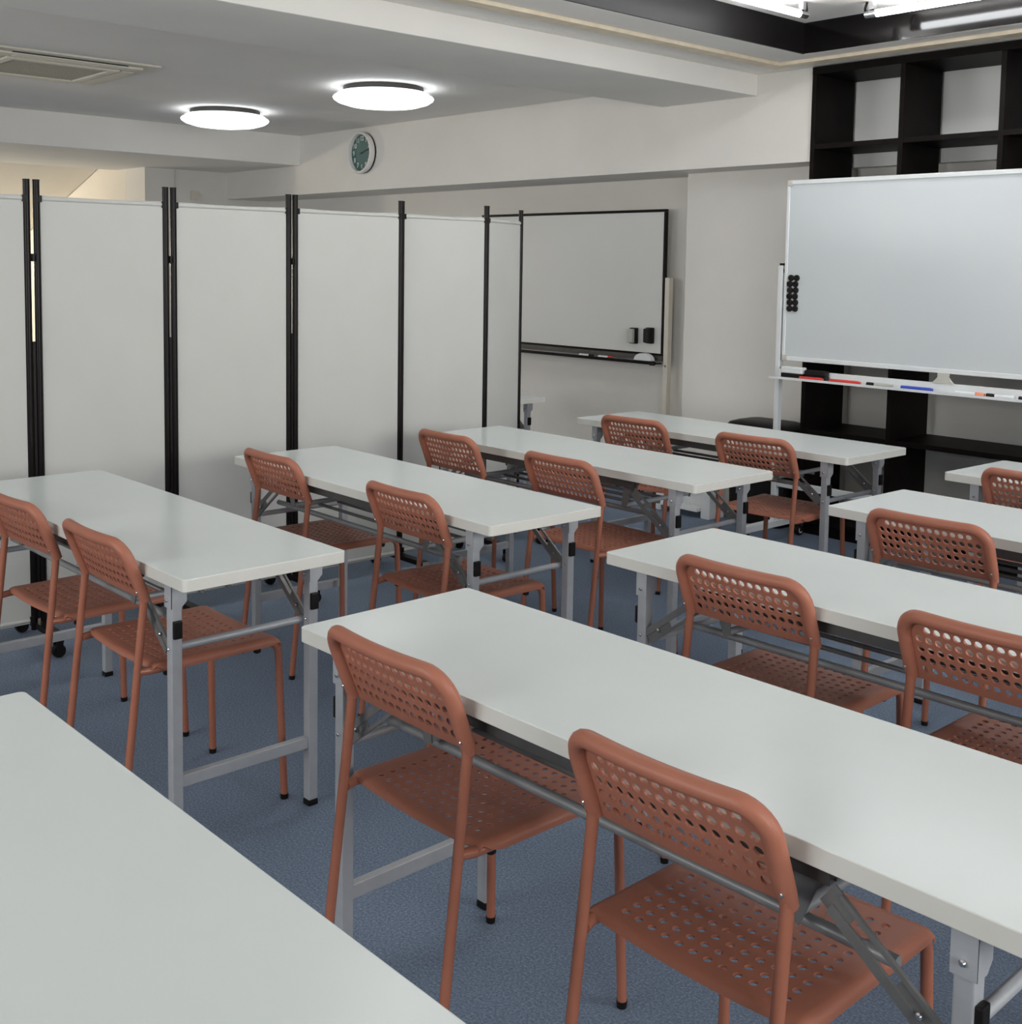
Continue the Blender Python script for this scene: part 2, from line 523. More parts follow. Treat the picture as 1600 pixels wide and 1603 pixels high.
for i in range(1, 13):
    cu = bpy.data.curves.new('numeral', 'FONT')
    cu.body = str(i)
    cu.size = 0.052
    cu.align_x, cu.align_y = 'CENTER', 'CENTER'
    cu.extrude = 0.0006
    cu.offset = 0.0012
    tmp = bpy.data.objects.new('tmp', cu)
    COL.objects.link(tmp)
    dg = bpy.context.evaluated_depsgraph_get()
    me = bpy.data.meshes.new_from_object(tmp.evaluated_get(dg))
    bpy.data.objects.remove(tmp, do_unlink=True)
    me.name = 'numeral'
    me.materials.clear()
    me.materials.append(MATS['clock_glow'])
    o = bpy.data.objects.new('numeral', me)
    COL.objects.link(o)
    o.parent = ck
    a = math.pi / 2 - i * math.pi / 6
    o.location = (0.112 * math.cos(a), -0.0272, 0.112 * math.sin(a))
    o.rotation_euler = (math.pi / 2, 0, 0)
def hand(ang, L, w_, y):
    d, nrm = (math.sin(ang), math.cos(ang)), (math.cos(ang), -math.sin(ang))
    poly = [(-0.02 * d[0] + nrm[0] * w_, -0.02 * d[1] + nrm[1] * w_), (L * d[0] + nrm[0] * w_ * .5, L * d[1] + nrm[1] * w_ * .5),
            (L * d[0] - nrm[0] * w_ * .5, L * d[1] - nrm[1] * w_ * .5), (-0.02 * d[0] - nrm[0] * w_, -0.02 * d[1] - nrm[1] * w_)]
    MB().prism(poly, y, y + 0.002, lambda a, b, h_: (a, -h_, b)).build('hand', 'clock_hand', ck)
hand(math.radians(72), 0.075, 0.005, 0.029)
hand(math.radians(76), 0.105, 0.0035, 0.032)
MB().lathe([(0.007, 0.026), (0.007, 0.035)], 16, AX_NY).build('hub', 'clock_hand', ck)
tag(ck, 'round wall clock with a dark green dial and white rim', 'clock')
sw = MB().box(-10.02, -9.995, 5.045, 5.115, 1.985, 2.065).build('wall_sensor', 'ivory_metal', bevel=0.006)
tag(sw, 'small beige box on the left wall beside the stairwell', 'wall box')

# ================================================================== BLACK SHELF
SY0, SY1 = 5.41, 5.78
sh = empty('shelf_unit', (-3.65, SY0, 0))
PITCH_X, TW = 0.512, 0.026
D = SY1 - SY0
cols = [i * PITCH_X for i in range(0, 8)]
WID = cols[-1] + TW
low = [0, 1, 3, 5, 7]     # dividers that run below 1.2 m
top_z = 2.500
for i, x in enumerate(cols):
    if i in low:
        MB().box(x, x + TW, 0, D, 0.0, top_z - 0.038).build('divider', 'black_wood', sh, bevel=0.0015)
    else:
        MB().box(x, x + TW, 0.003, D, 1.262, top_z - 0.038).build('divider', 'black_wood', sh, bevel=0.0015)
MB().box(0, WID, -0.002, D, top_z - 0.038, top_z).build('top_board', 'black_wood', sh, bevel=0.0015)
for z in (2.071, 1.655):
    for i in range(7):
        MB().box(cols[i] + TW, cols[i + 1], 0.002, D, z, z + 0.026).build('shelf_board', 'black_wood', sh, bevel=0.001)
for z in (1.236, 0.548, 0.06):
    for a, b in zip(low[:-1], low[1:]):
        MB().box(cols[a] + TW, cols[b], 0.002, D, z, z + 0.026).build('shelf_board', 'black_wood', sh, bevel=0.001)
MB().box(TW, WID - TW, 0.02, 0.035, 0.0, 0.06).build('plinth', 'black_wood', sh)
tag(sh, 'tall black open shelf unit filling the niche behind the mobile whiteboard', 'shelf')

# ================================================================== MOBILE WHITEBOARD (right)
def caster(parent, x, y, wheel='white_paint', r=0.033, ry=0.0):
    c_ = MB()
    c_.lathe([(r * .55, -0.013), (r * .93, -0.013), (r, -0.009), (r, 0.009), (r * .93, 0.013), (r * .55, 0.013)], 20, AX_X, (x, y, r))
    o = c_.build('caster', 'black_plastic', parent)
    MB().lathe([(r * .55, -0.0145), (r * .55, 0.0145)], 16, AX_X, (x, y, r)).build('hub', wheel, o)
    f_ = MB()
    f_.box(x - 0.019, x - 0.016, y - 0.012, y + 0.012, r - 0.006, 2 * r + 0.01)
    f_.box(x + 0.016, x + 0.019, y - 0.012, y + 0.012, r - 0.006, 2 * r + 0.01)
    f_.box(x - 0.019, x + 0.019, y - 0.014, y + 0.014, 2 * r + 0.0101, 2 * r + 0.016)
    f_.build('fork', 'black_plastic', o)
    return o
WBY = 5.14
wb = empty('mobile_whiteboard', (-2.685, WBY, 0))
bx0, bx1, bz0, bz1 = -0.90, 0.90, 0.962, 1.888
MB().box(bx0 + .012, bx1 - .012, -0.010, 0.010, bz0 + .012, bz1 - .012).build('board', 'board_white', wb)
fr = MB()
fr.box(bx0 + .03, bx1 - .03, -0.016, 0.016, bz1 - .022, bz1)
fr.box(bx0 + .03, bx1 - .03, -0.016, 0.016, bz0, bz0 + .022)
fr.box(bx0, bx0 + .016, -0.016, 0.016, bz0 + .03, bz1 - .03)
fr.box(bx1 - .016, bx1, -0.016, 0.016, bz0 + .03, bz1 - .03)
fr.build('frame', 'white_paint', wb, bevel=0.003)
for x in (bx0 + .016, bx1 - .016):
    for z in (bz0 + .015, bz1 - .015):
        MB().box(x - .016, x + .016, -0.018, 0.018, z - .016, z + .016).build('corner_cap', 'cap_grey', wb, bevel=0.006)
for s in (-1, 1):
    x = s * 0.925
    MB().box(x - .014, x + .014, -0.016, 0.016, 0.10, 1.452).build('post', 'white_paint', wb, bevel=0.003)
    MB().box(x - .008, x + .013, -0.012, 0.012, 1.4525, 1.464).build('post_cap', 'black_plastic', wb)
    MB().box(min(x - s * .03, x), max(x - s * .03, x), -0.006, 0.006, 1.415, 1.435).build('pivot', 'black_plastic', wb)
    fb = MB().box(x - .02, x + .02, -0.29, 0.245, 0.076, 0.112).build('foot_bar', 'white_paint', wb, bevel=0.004)
    for y in (-0.265, 0.215):
        caster(fb, x + 0.012, y, 'white_paint', 0.03)
MB().box(-0.911, 0.911, -0.012, 0.012, 0.295, 0.33).build('cross_bar', 'white_paint', wb, bevel=0.003)
tr = MB()
tr.box(-0.912, 0.912, -0.10, -0.018, 0.872, 0.876)
tr.box(-0.912, 0.912, -0.1035, -0.1005, 0.872, 0.884)
tr.box(-0.912, 0.912, -0.021, -0.018, 0.8765, 0.918)
tr.build('pen_tray', 'white_paint', wb)
br = MB()
br.prism([(-0.055, 0.915), (0.055, 0.915), (0.026, 0.946), (0.03, 0.965), (-0.03, 0.965), (-0.026, 0.946)], -0.028, -0.0165, lambda a, b, h_: (a, h_, b))
br.build('latch', 'cap_grey', wb, bevel=0.002)
tag(wb, 'large white mobile whiteboard on casters before the black shelf', 'whiteboard')

for row in range(6):
    for col in range(2):
        x = -3.548 + col * 0.0340 + (0.004 if row in (0,) else (-0.003 if row in (1, 3) else 0))
        z = 1.389 - row * 0.0315
        m_ = MB().lathe([(0.0160, 0.0), (0.0166, 0.003), (0.0155, 0.009), (0.012, 0.011)], 18, AX_NY, (x, WBY - 0.0104, z)).build('magnet', 'black_plastic')
        tag(m_, 'black round magnet in a cluster on the mobile whiteboard', 'magnet', 'black magnets on the mobile whiteboard')

def marker(x0, x1, y, z, cap, body, label, capside=1, group='markers on the pen tray', r=0.0095):
    root = empty('marker', ((x0 + x1) / 2, y, z + r))
    L = (x1 - x0) / 2
    MB().tube([(-L, 0, 0), (L * .38, 0, 0)] if capside > 0 else [(-L * .38, 0, 0), (L, 0, 0)], r, 12).build('barrel', body, root)
    a, b = ((L * .40, L) if capside > 0 else (-L, -L * .40))
    MB().tube([(a, 0, 0), (a * .3 + b * .7, 0, 0), (b, 0, 0)], [r * 1.06, r * 1.06, r * .8], 12).build('cap', cap, root)
    tag(root, label, 'marker', group)
TRZ = 0.876
marker(-3.42, -3.285, 5.052, TRZ, 'red_marker', 'red_marker', 'red marker half under the black erasers on the pen tray')
marker(-3.255, -3.085, 5.068, TRZ, 'red_marker', 'red_marker', 'red marker lying free between eraser and grey marker on the pen tray')
marker(-3.05, -2.915, 5.07, TRZ, 'black_plastic', 'grey_plastic', 'grey marker with a black cap between red and blue markers', -1)
marker(-2.868, -2.71, 5.07, TRZ, 'blue_marker', 'blue_marker', 'blue marker on the pen tray')
marker(-2.597, -2.462, 5.07, TRZ, 'orange_marker', 'white_paint', 'orange and white marker on the pen tray')
marker(-2.452, -2.325, 5.07, TRZ, 'black_plastic', 'white_paint', 'white marker with a black cap beside the orange one', -1)
marker(-2.305, -2.18, 5.07, TRZ, 'black_plastic', 'grey_plastic', 'grey marker with a black cap beside the white one', -1)
def eraser(x, y, z, sx, sy, sz, top, label, rz=0.0, slope=None):
    root = empty('eraser', (x, y, z), rz)
    MB().box(-sx, sx, -sy, sy, 0, sz * .45).build('felt', 'black_plastic', root, bevel=0.003)
    MB().box(-sx, sx, -sy, sy, sz * .45 + .0002, sz).build('grip', top, root, bevel=0.006)
    return tag(root, label, 'eraser', 'whiteboard erasers')
eraser(-3.475, 5.078, TRZ + .0005, 0.064, 0.022, 0.060, 'white_paint', 'white topped eraser at the post end of the pen tray', -0.03)
eraser(-3.345, 5.088, TRZ + .0005, 0.060, 0.020, 0.050, 'black_plastic', 'black eraser lying on the pen tray beside the white topped one', 0.05)

# ================================================================== SECOND WHITEBOARD (black frame)
B2Y = 5.80
b2 = empty('framed_whiteboard', (-5.87, B2Y, 0))
q0, q1, z0, z1 = -0.905, 0.905, 0.862, 1.806
MB().box(q0 + .01, q1 - .01, -0.008, 0.008, z0 + .01, z1 - .01).build('board', 'board_grey', b2)
fr = MB()
fr.box(q0, q1, -0.014, 0.014, z1 - .018, z1); fr.box(q0, q1, -0.014, 0.014, z0, z0 + .014)
fr.box(q0, q0 + .014, -0.014, 0.014, z0 + .0145, z1 - .0185); fr.box(q1 - .014, q1, -0.014, 0.014, z0 + .0145, z1 - .0185)
fr.build('frame', 'pole_black', b2, bevel=0.002)
MB().box(q0, q1, -0.012, 0.006, z0 - .034, z0 - .001).build('rail', 'steel_dark', b2)
t2 = MB()
t2.box(q0, q1, -0.075, -0.013, z0 - .052, z0 - .046); t2.box(q0, q1, -0.082, -0.0752, z0 - .056, z0 - .036)
t2.build('pen_tray', 'pole_black', b2, bevel=0.002)
MB().box(q1 - .045, q1 - .002, -0.086, -0.0825, z0 - .060, z0 - .032).build('tray_end', 'black_plastic', b2)
for s in (-1, 1):
    x = s * 0.938
    p = MB().box(x - .018, x + .018, -0.022, 0.018, 0.08, 1.368).build('post', 'ivory_metal', b2, bevel=0.004)
    MB().lathe([(0.008, 0), (0.008, 0.004)], 14, AX_NY, (x + .004, -0.022, 0.80)).build('bolt', 'chrome', p)
    fb = MB().box(x - .02, x + .02, -0.26, 0.05, 0.072, 0.104).build('foot_bar', 'ivory_metal', b2, bevel=0.003)
    for y in (-0.235, 0.03):
        caster(fb, x, y, 'grey_plastic', 0.028)
tag(b2, 'black framed grey whiteboard on a beige stand by the front wall', 'whiteboard')
def board_eraser(x, z, label, face):
    root = empty('eraser', (x, B2Y - 0.0082, z))
    MB().prism([(-.026, -.052), (.026, -.052), (.026, .052), (-.026, .052)], 0, 0.032, lambda a, b, h_: (a, -h_, b)).build('felt', 'black_plastic', root, bevel=0.005)
    MB().prism([(-.023, -.046), (.023, -.046), (.023, .046), (-.023, .046)], 0.0322, 0.058, lambda a, b, h_: (a, -h_, b)).build('grip', face, root, bevel=0.006)
    tag(root, label, 'eraser')
board_eraser(-5.205, 0.982, 'black eraser with a grey back stuck on the black framed whiteboard', 'grey_plastic')
board_eraser(-5.065, 0.990, 'all black eraser stuck near the corner of the black framed whiteboard', 'black_plastic')
er = empty('eraser', (-5.085, B2Y - 0.050, z0 - 0.0455))
e = MB()
pts = [(-0.075, 0.0)] + [(0.075 * -math.cos(t), 0.047 * math.sin(t)) for t in [math.pi * k / 12 for k in range(1, 12)]] + [(0.075, 0.0)]
e.prism(pts, -0.020, 0.018, lambda a, b, h_: (a, h_, b + 0.0115), smooth=True)
e.build('grip', 'white_paint', er)
MB().box(-0.072, 0.072, -0.019, 0.017, 0.0, 0.011).build('felt', 'black_plastic', er)
tag(er, 'white half round eraser on the tray of the black framed whiteboard', 'eraser')
marker(-5.50, -5.37, B2Y - 0.045, z0 - 0.046, 'red_marker', 'white_paint', 'red capped marker on the tray of the black framed whiteboard')
marker(-5.68, -5.55, B2Y - 0.045, z0 - 0.046, 'black_plastic', 'white_paint', 'black capped marker on the tray of the black framed whiteboard')

# ================================================================== FOLDING SCREEN
SX = -4.33
fs = empty('folding_screen', (SX, 2.6, 0))
nodes = [(-4.33, 1.03), (-4.33, 1.559), (-4.33, 2.09), (-4.33, 2.642), (-4.33, 3.217), (-4.33, 3.729), (-4.507, 4.115)]
off = {0: Vector((0, .0175)), 1: Vector((0, .0175)), 2: Vector((0, .0165)), 3: Vector((0, .0165)),
       4: Vector((-.0085, .0098)), 5: Vector((-.0085, .0095)), 6: Vector((0, 0))}
PZ, FT, FB = 1.712, 1.660, 0.085
def loc2(p):
    return (p[0] - SX, p[1] - 2.6)
def pole(x, y):
    p_ = MB().tube([(x, y, 0.06), (x, y, PZ)], 0.0120, 14).build('pole', 'pole_black', fs)
    MB().tube([(x, y, PZ - .002), (x, y, PZ + .004)], 0.0125, 14).build('pole_cap', 'black_plastic', p_)
    return p_
for i in range(6):
    a, b = Vector(loc2(nodes[i])), Vector(loc2(nodes[i + 1]))
    d = (b - a).normalized()
    A, B = a + off[i], b - off[i + 1]
    d = (B - A).normalized()
    if i > 0 or True:
        pole(A.x, A.y)
    pole(B.x, B.y)
    nrm = Vector((d.y, -d.x))
    # fabric panel, gently taut, sleeve hems top and bottom
    C0, C1 = A + d * .0130, B - d * .0130
    pn = MB()
    nseg = 8
    vs_, fs_ = [], []
    for side in (1, -1):
        for k in range(nseg + 1):
            t = k / nseg
            q = C0.lerp(C1, t) + nrm * side * (0.0025)
            for z in (FB, FT):
                vs_.append((q.x, q.y, z - (0.004 * math.sin(math.pi * t) if z == FT else 0)))
    m2 = (nseg + 1) * 2
    for s_ in (0, m2):
        for k in range(nseg):
            fs_.append((s_ + 2 * k, s_ + 2 * k + 2, s_ + 2 * k + 3, s_ + 2 * k + 1))
    for k in range(nseg):
        fs_.append((2 * k + 1, 2 * k + 3, m2 + 2 * k + 3, m2 + 2 * k + 1))
        fs_.append((2 * k, m2 + 2 * k, m2 + 2 * k + 2, 2 * k + 2))
    fs_.append((0, 1, m2 + 1, m2)); fs_.append((2 * nseg, m2 + 2 * nseg, m2 + 2 * nseg + 1, 2 * nseg + 1))
    pn.add(vs_, fs_)
    po = pn.build('fabric_panel', 'screen_fabric', fs)
    for z in (FT - .012, FB + .012):
        MB().tube([(C0.x, C0.y, z), (C1.x, C1.y, z)], 0.0085, 10).build('hem', 'screen_fabric', po)
    # clips tying the panel to its poles
    for Q, sgn in ((A, 1), (B, -1)):
        for z in (FT - .013, 0.10):
            w0 = Q + d * sgn * 0.004
            w1 = Q + d * sgn * 0.017
            cb = MB()
            cb.prism([(w0 + nrm * .011)[:], (w1 + nrm * .011)[:], (w1 - nrm * .011)[:], (w0 - nrm * .011)[:]], z - .012, z + .012)
            cb.build('clip', 'black_plastic', fs)
for i in range(7):
    x, y = loc2(nodes[i])
    if 0 < i < 4:
        MB().box(x - .013, x + .013, y - .0040, y + .0040, 1.421, 1.449).build('hinge', 'black_plastic', fs)
        MB().box(x - .004, x + .004, y - .0042, y + .0042, 0.10, 1.13).build('gap_strip', 'black_plastic', fs)  # dark strip closing the lower gap between paired poles
    b_ = MB().box(x - 0.20, x + 0.20, y - .020, y + .020, 0.066, 0.088).build('foot_bar', 'pole_black', fs, bevel=0.002)
    MB().box(x + 0.200, x + 0.212, y - .016, y + .016, 0.068, 0.086).build('end_plug', 'grey_plastic', b_)
    for dx in (-0.185, 0.185):
        caster(b_, x + dx, y, 'black_plastic', 0.024)
tag(fs, 'white fabric folding screen with black poles dividing the room', 'screen')

# ================================================================== FOLDING TABLES
TL, TD, TH, TT = 1.5, 0.45, 0.70, 0.030
def make_table():
    root = empty('folding_table')
    top = MB()
    R = 0.012
    poly = []
    for cx_, cy_, a0 in ((TL - R, R, -90), (TL - R, TD - R, 0), (R, TD - R, 90), (R, R, 180)):
        for k in range(5):
            t = math.radians(a0 + 22.5 * k)
            poly.append((cx_ + R * math.cos(t), cy_ + R * math.sin(t)))
    top.prism(poly, TH - TT, TH, smooth=False)
    tp = top.build('tabletop', 'table_white', root, bevel=0.0018)
    tp.data.materials.append(MATS['table_edge'])
    for p in tp.data.polygons:
        if abs(p.normal.z) < 0.5:
            p.material_index = 1
    ZB = TH - TT
    for v in (0.036, 0.414):
        rl = MB()
        rl.box(0.30, TL - 0.30, v - .010, v + .010, ZB - .003, ZB - .0002)
        rl.box(0.30, TL - 0.30, v - .010, v - .0075, ZB - .032, ZB - .003)
        rl.box(0.30, TL - 0.30, v + .0075, v + .010, ZB - .032, ZB - .003)
        rl.build('side_rail', 'steel_dark', root)
    for u, s in ((0.112, -1), (TL - 0.114, 1)):
        for v, e in ((0.033, -1), (0.417, 1)):
            lg = MB().box(u - .0135, u + .0135, v - .0135, v + .0135, 0.016, ZB - .012).build('leg', 'steel_leg', root, bevel=0.0025)
            ft = MB().box(u - .0145, u + .0145, v - .0145, v + .0145, 0.0, 0.0158).build('foot', 'black_plastic', lg, bevel=0.003)
            bk = MB()
            # hinge bracket: channel round the leg head with a slanted shoulder
            for q0_, q1_ in ((u - .0168, u - .0138), (u + .0138, u + .0168)):
                w0, w1 = v - .0160, v + .0185
                bk.prism([(w0, ZB - .0003), (w1 + .006, ZB - .0003), (w1 + .006, ZB - .050), (w1 - .008, ZB - .064), (w0, ZB - .064)], q0_, q1_,
                         lambda a, b, h_: (h_, a, b))
            bk.box(u - .0168, u + .0168, v - .0165, v - .0140, ZB - .064, ZB - .0003)
            bk.build('bracket', 'steel_leg', lg)
            MB().lathe([(0.0048, 0.0), (0.0048, 0.004), (0.003, 0.006)], 10, AX_NY, (u, v - .0166, ZB - .045)).build('bolt', 'chrome', lg)
            MB().lathe([(0.0042, 0.0), (0.0042, 0.0035), (0.0025, 0.005)], 10, AX_NY, (u, v - .0136, ZB - .165)).build('bolt', 'chrome', lg)
            ox = u + s * .0137
            MB().box(min(ox, ox + s * .010), max(ox, ox + s * .010), v - .012, v + .010, 0.532, 0.576).build('clip', 'black_plastic', lg, bevel=0.003)
            # folding stay : slotted channel from the leg up to the rail
            ui = u - s * 0.018
            P0, P1 = Vector((ui, 0, 0.502)), Vector((ui - s * 0.158, 0, ZB - .048))
            d = (P1 - P0).normalized()
            nn = Vector((-d.z, 0, d.x))
            st = MB()
            vi = v - e * 0.0
            def strip(c0, c1, hw, v0, v1):
                q = [c0 + nn * hw, c1 + nn * hw, c1 - nn * hw, c0 - nn * hw]
                st.prism([(p.x, p.z) for p in q], v0, v1, lambda a, b, h_: (a, h_, b))
            strip(P0 + nn * .012, P1 + nn * .012, .008, vi - .010, vi - .0075)
            strip(P0 - nn * .014, P1 - nn * .014, .0035, vi - .010, vi - .004)
            strip(P0 + nn * .019, P1 + nn * .019, .0012, vi - .0074, vi + .010)
            strip(P0 - nn * .000, P0 + d * .085, .012, vi - .0074, vi - .0055)
            strip(P1 - d * .030, P1 + d * .014, .018, vi - .0074, vi - .0055)
            so = st.build('stay', 'steel_shaded', root)
            for tt in (0.045,):
                pp = P0 + d * tt
                MB().lathe([(0.005, 0.0), (0.005, 0.003), (0.003, 0.005)], 10, AX_NY, (pp.x, vi - .0102, pp.z)).build('rivet', 'chrome', so)
        MB().box(u - .010, u + .010, 0.0467, 0.4033, 0.158, 0.188).build('stretcher', 'steel_leg', root, bevel=0.002)
        ub = u - s * 0.0245
        MB().tube([(ub, 0.036, 0.498), (ub, 0.414, 0.498)], 0.0095, 12).build('fold_bar', 'steel_leg', root)
    # wire shelf under the top
    rk = MB().tube([(0.205, 0.075, 0.549), (TL - 0.225, 0.075, 0.549)], 0.0092, 12).build('rack_bar', 'steel_bar', root)
    for v in (0.155, 0.235, 0.315):
        MB().tube([(0.356, v, 0.556), (TL - 0.356, v, 0.556)], 0.0062, 8).build('rack_bar', 'steel_shaded', root)
    for u, s in ((0.362, -1), (TL - 0.362, 1)):
        MB().tube([(u, 0.046, 0.568), (u, 0.404, 0.568)], 0.0088, 12).build('rack_cross_bar', 'steel_leg', root)
        for v in (0.0435, 0.4065):
            MB().prism([(u + s * .000, ZB - .001), (u + s * .085, ZB - .001), (u + s * .034, ZB - .055), (u + s * .010, 0.556), (u - s * .010, 0.562)],
                       v - .0015, v + .0015, lambda a, b, h_: (a, h_, b)).build('rack_gusset', 'steel_shaded', root)
    return root

tables = [
    ('L2', -3.959, 1.198, 0.0104, 'white folding table, screen side of the aisle, fourth row from the whiteboards'),
    ('L3', -3.946, 2.154, -0.0120, 'white folding table, screen side of the aisle, third row from the whiteboards'),
    ('L4', -3.992, 3.088, 0.0033, 'white folding table, screen side of the aisle, second row from the whiteboards'),
    ('L5', -3.993, 4.027, -0.0022, 'white folding table, screen side of the aisle, first row facing the whiteboards'),
    ('R1', -2.000, 1.237, 0.0216, 'white folding table, shelf side of the aisle, fourth row from the whiteboards'),
    ('R2', -2.042, 2.175, 0.0116, 'white folding table, shelf side of the aisle, third row from the whiteboards'),
    ('R3', -2.022, 3.158, -0.0115, 'white folding table, shelf side of the aisle, second row from the whiteboards'),
    ('R4', -2.102, 4.042, -0.0297, 'white folding table, shelf side of the aisle, first row facing the whiteboards'),
    ('R0', -1.985, 0.238, 0.0086, 'white folding table without visible chairs, rearmost row, shelf side of the aisle'),
    ('B5', -6.227, 4.075, 0.0, 'white folding table behind the white folding screen'),
]
proto_t = make_table()
for i, (k, x, y, a, lab) in enumerate(tables):
    o = proto_t if i == 0 else copy_tree(proto_t)
    o.location, o.rotation_euler = (x, y, 0), (0, 0, a)
    tag(o, lab, 'table', 'white folding tables')

# ================================================================== CHAIRS
def perf_sheet(nu, nv, pu, pv, u0, v0, r, us, vs_m, skip=()):
    """grid nu x nv of square cells with a round hole each, plus plain margin cells.
    us / vs_m: extra (before, after) coordinates. returns 2D verts, faces, hole loops."""
    gu = list(us[0]) + [u0 + i * pu for i in range(nu + 1)] + list(us[1])
    gv = list(vs_m[0]) + [v0 + i * pv for i in range(nv + 1)] + list(vs_m[1])
    iu, iv = len(us[0]), len(vs_m[0])
    V = [(u, v) for v in gv for u in gu]
    W = len(gu)
    F, H = [], []
    N = 12
    for j in range(len(gv) - 1):
        for i in range(W - 1):
            c = [j * W + i, j * W + i + 1, (j + 1) * W + i + 1, (j + 1) * W + i]
            a, b = i - iu, j - iv
            if 0 <= a < nu and 0 <= b < nv and (a, b) not in skip:
                cu, cv = (gu[i] + gu[i + 1]) / 2, (gv[j] + gv[j + 1]) / 2
                k0 = len(V)
                for k in range(N):
                    t = math.radians(225) + 2 * math.pi * k / N
                    V.append((cu + r * math.cos(t), cv + r * math.sin(t)))
                for q in range(4):
                    ks = [k0 + (q * 3 + d) % N for d in range(4)]
                    # corner q sits at angle 225+90q : fan the side between corner q and q+1
                    F += [(c[q], ks[1], ks[0]), (c[q], ks[2], ks[1]),
                          (c[q], c[(q + 1) % 4], ks[2]), (c[(q + 1) % 4], ks[3], ks[2])]
                H.append([k0 + k for k in range(N)])
            else:
                F.append(tuple(c))
    # outer boundary loop
    nW, nH = W, len(gv)
    loop = [i for i in range(nW)] + [j * nW + nW - 1 for j in range(1, nH)] + \
           [(nH - 1) * nW + i for i in range(nW - 2, -1, -1)] + [j * nW for j in range(nH - 2, 0, -1)]
    return V, F, H, loop

def sheet_mesh(mb, S, pos, th):
    V, F, H, loop = S
    P = [Vector(pos(u, v)) for u, v in V]
    e = 1e-4
    Nn = []
    for u, v in V:
        a = Vector(pos(u + e, v)) - Vector(pos(u - e, v))
        b = Vector(pos(u, v + e)) - Vector(pos(u, v - e))
        Nn.append(a.cross(b).normalized())
    n = len(P)
    vs_ = P + [p - q * th for p, q in zip(P, Nn)]
    mb.add(vs_, list(F) + [tuple(reversed([i + n for i in f])) for f in F], True)
    k = len(mb.v) - 2 * n
    walls = []
    for lp in H + [loop]:
        m = len(lp)
        for i in range(m):
            walls.append((k + lp[i], k + lp[(i + 1) % m], k + n + lp[(i + 1) % m], k + n + lp[i]))
    mb.f += walls
    mb.sm += [False] * len(walls)

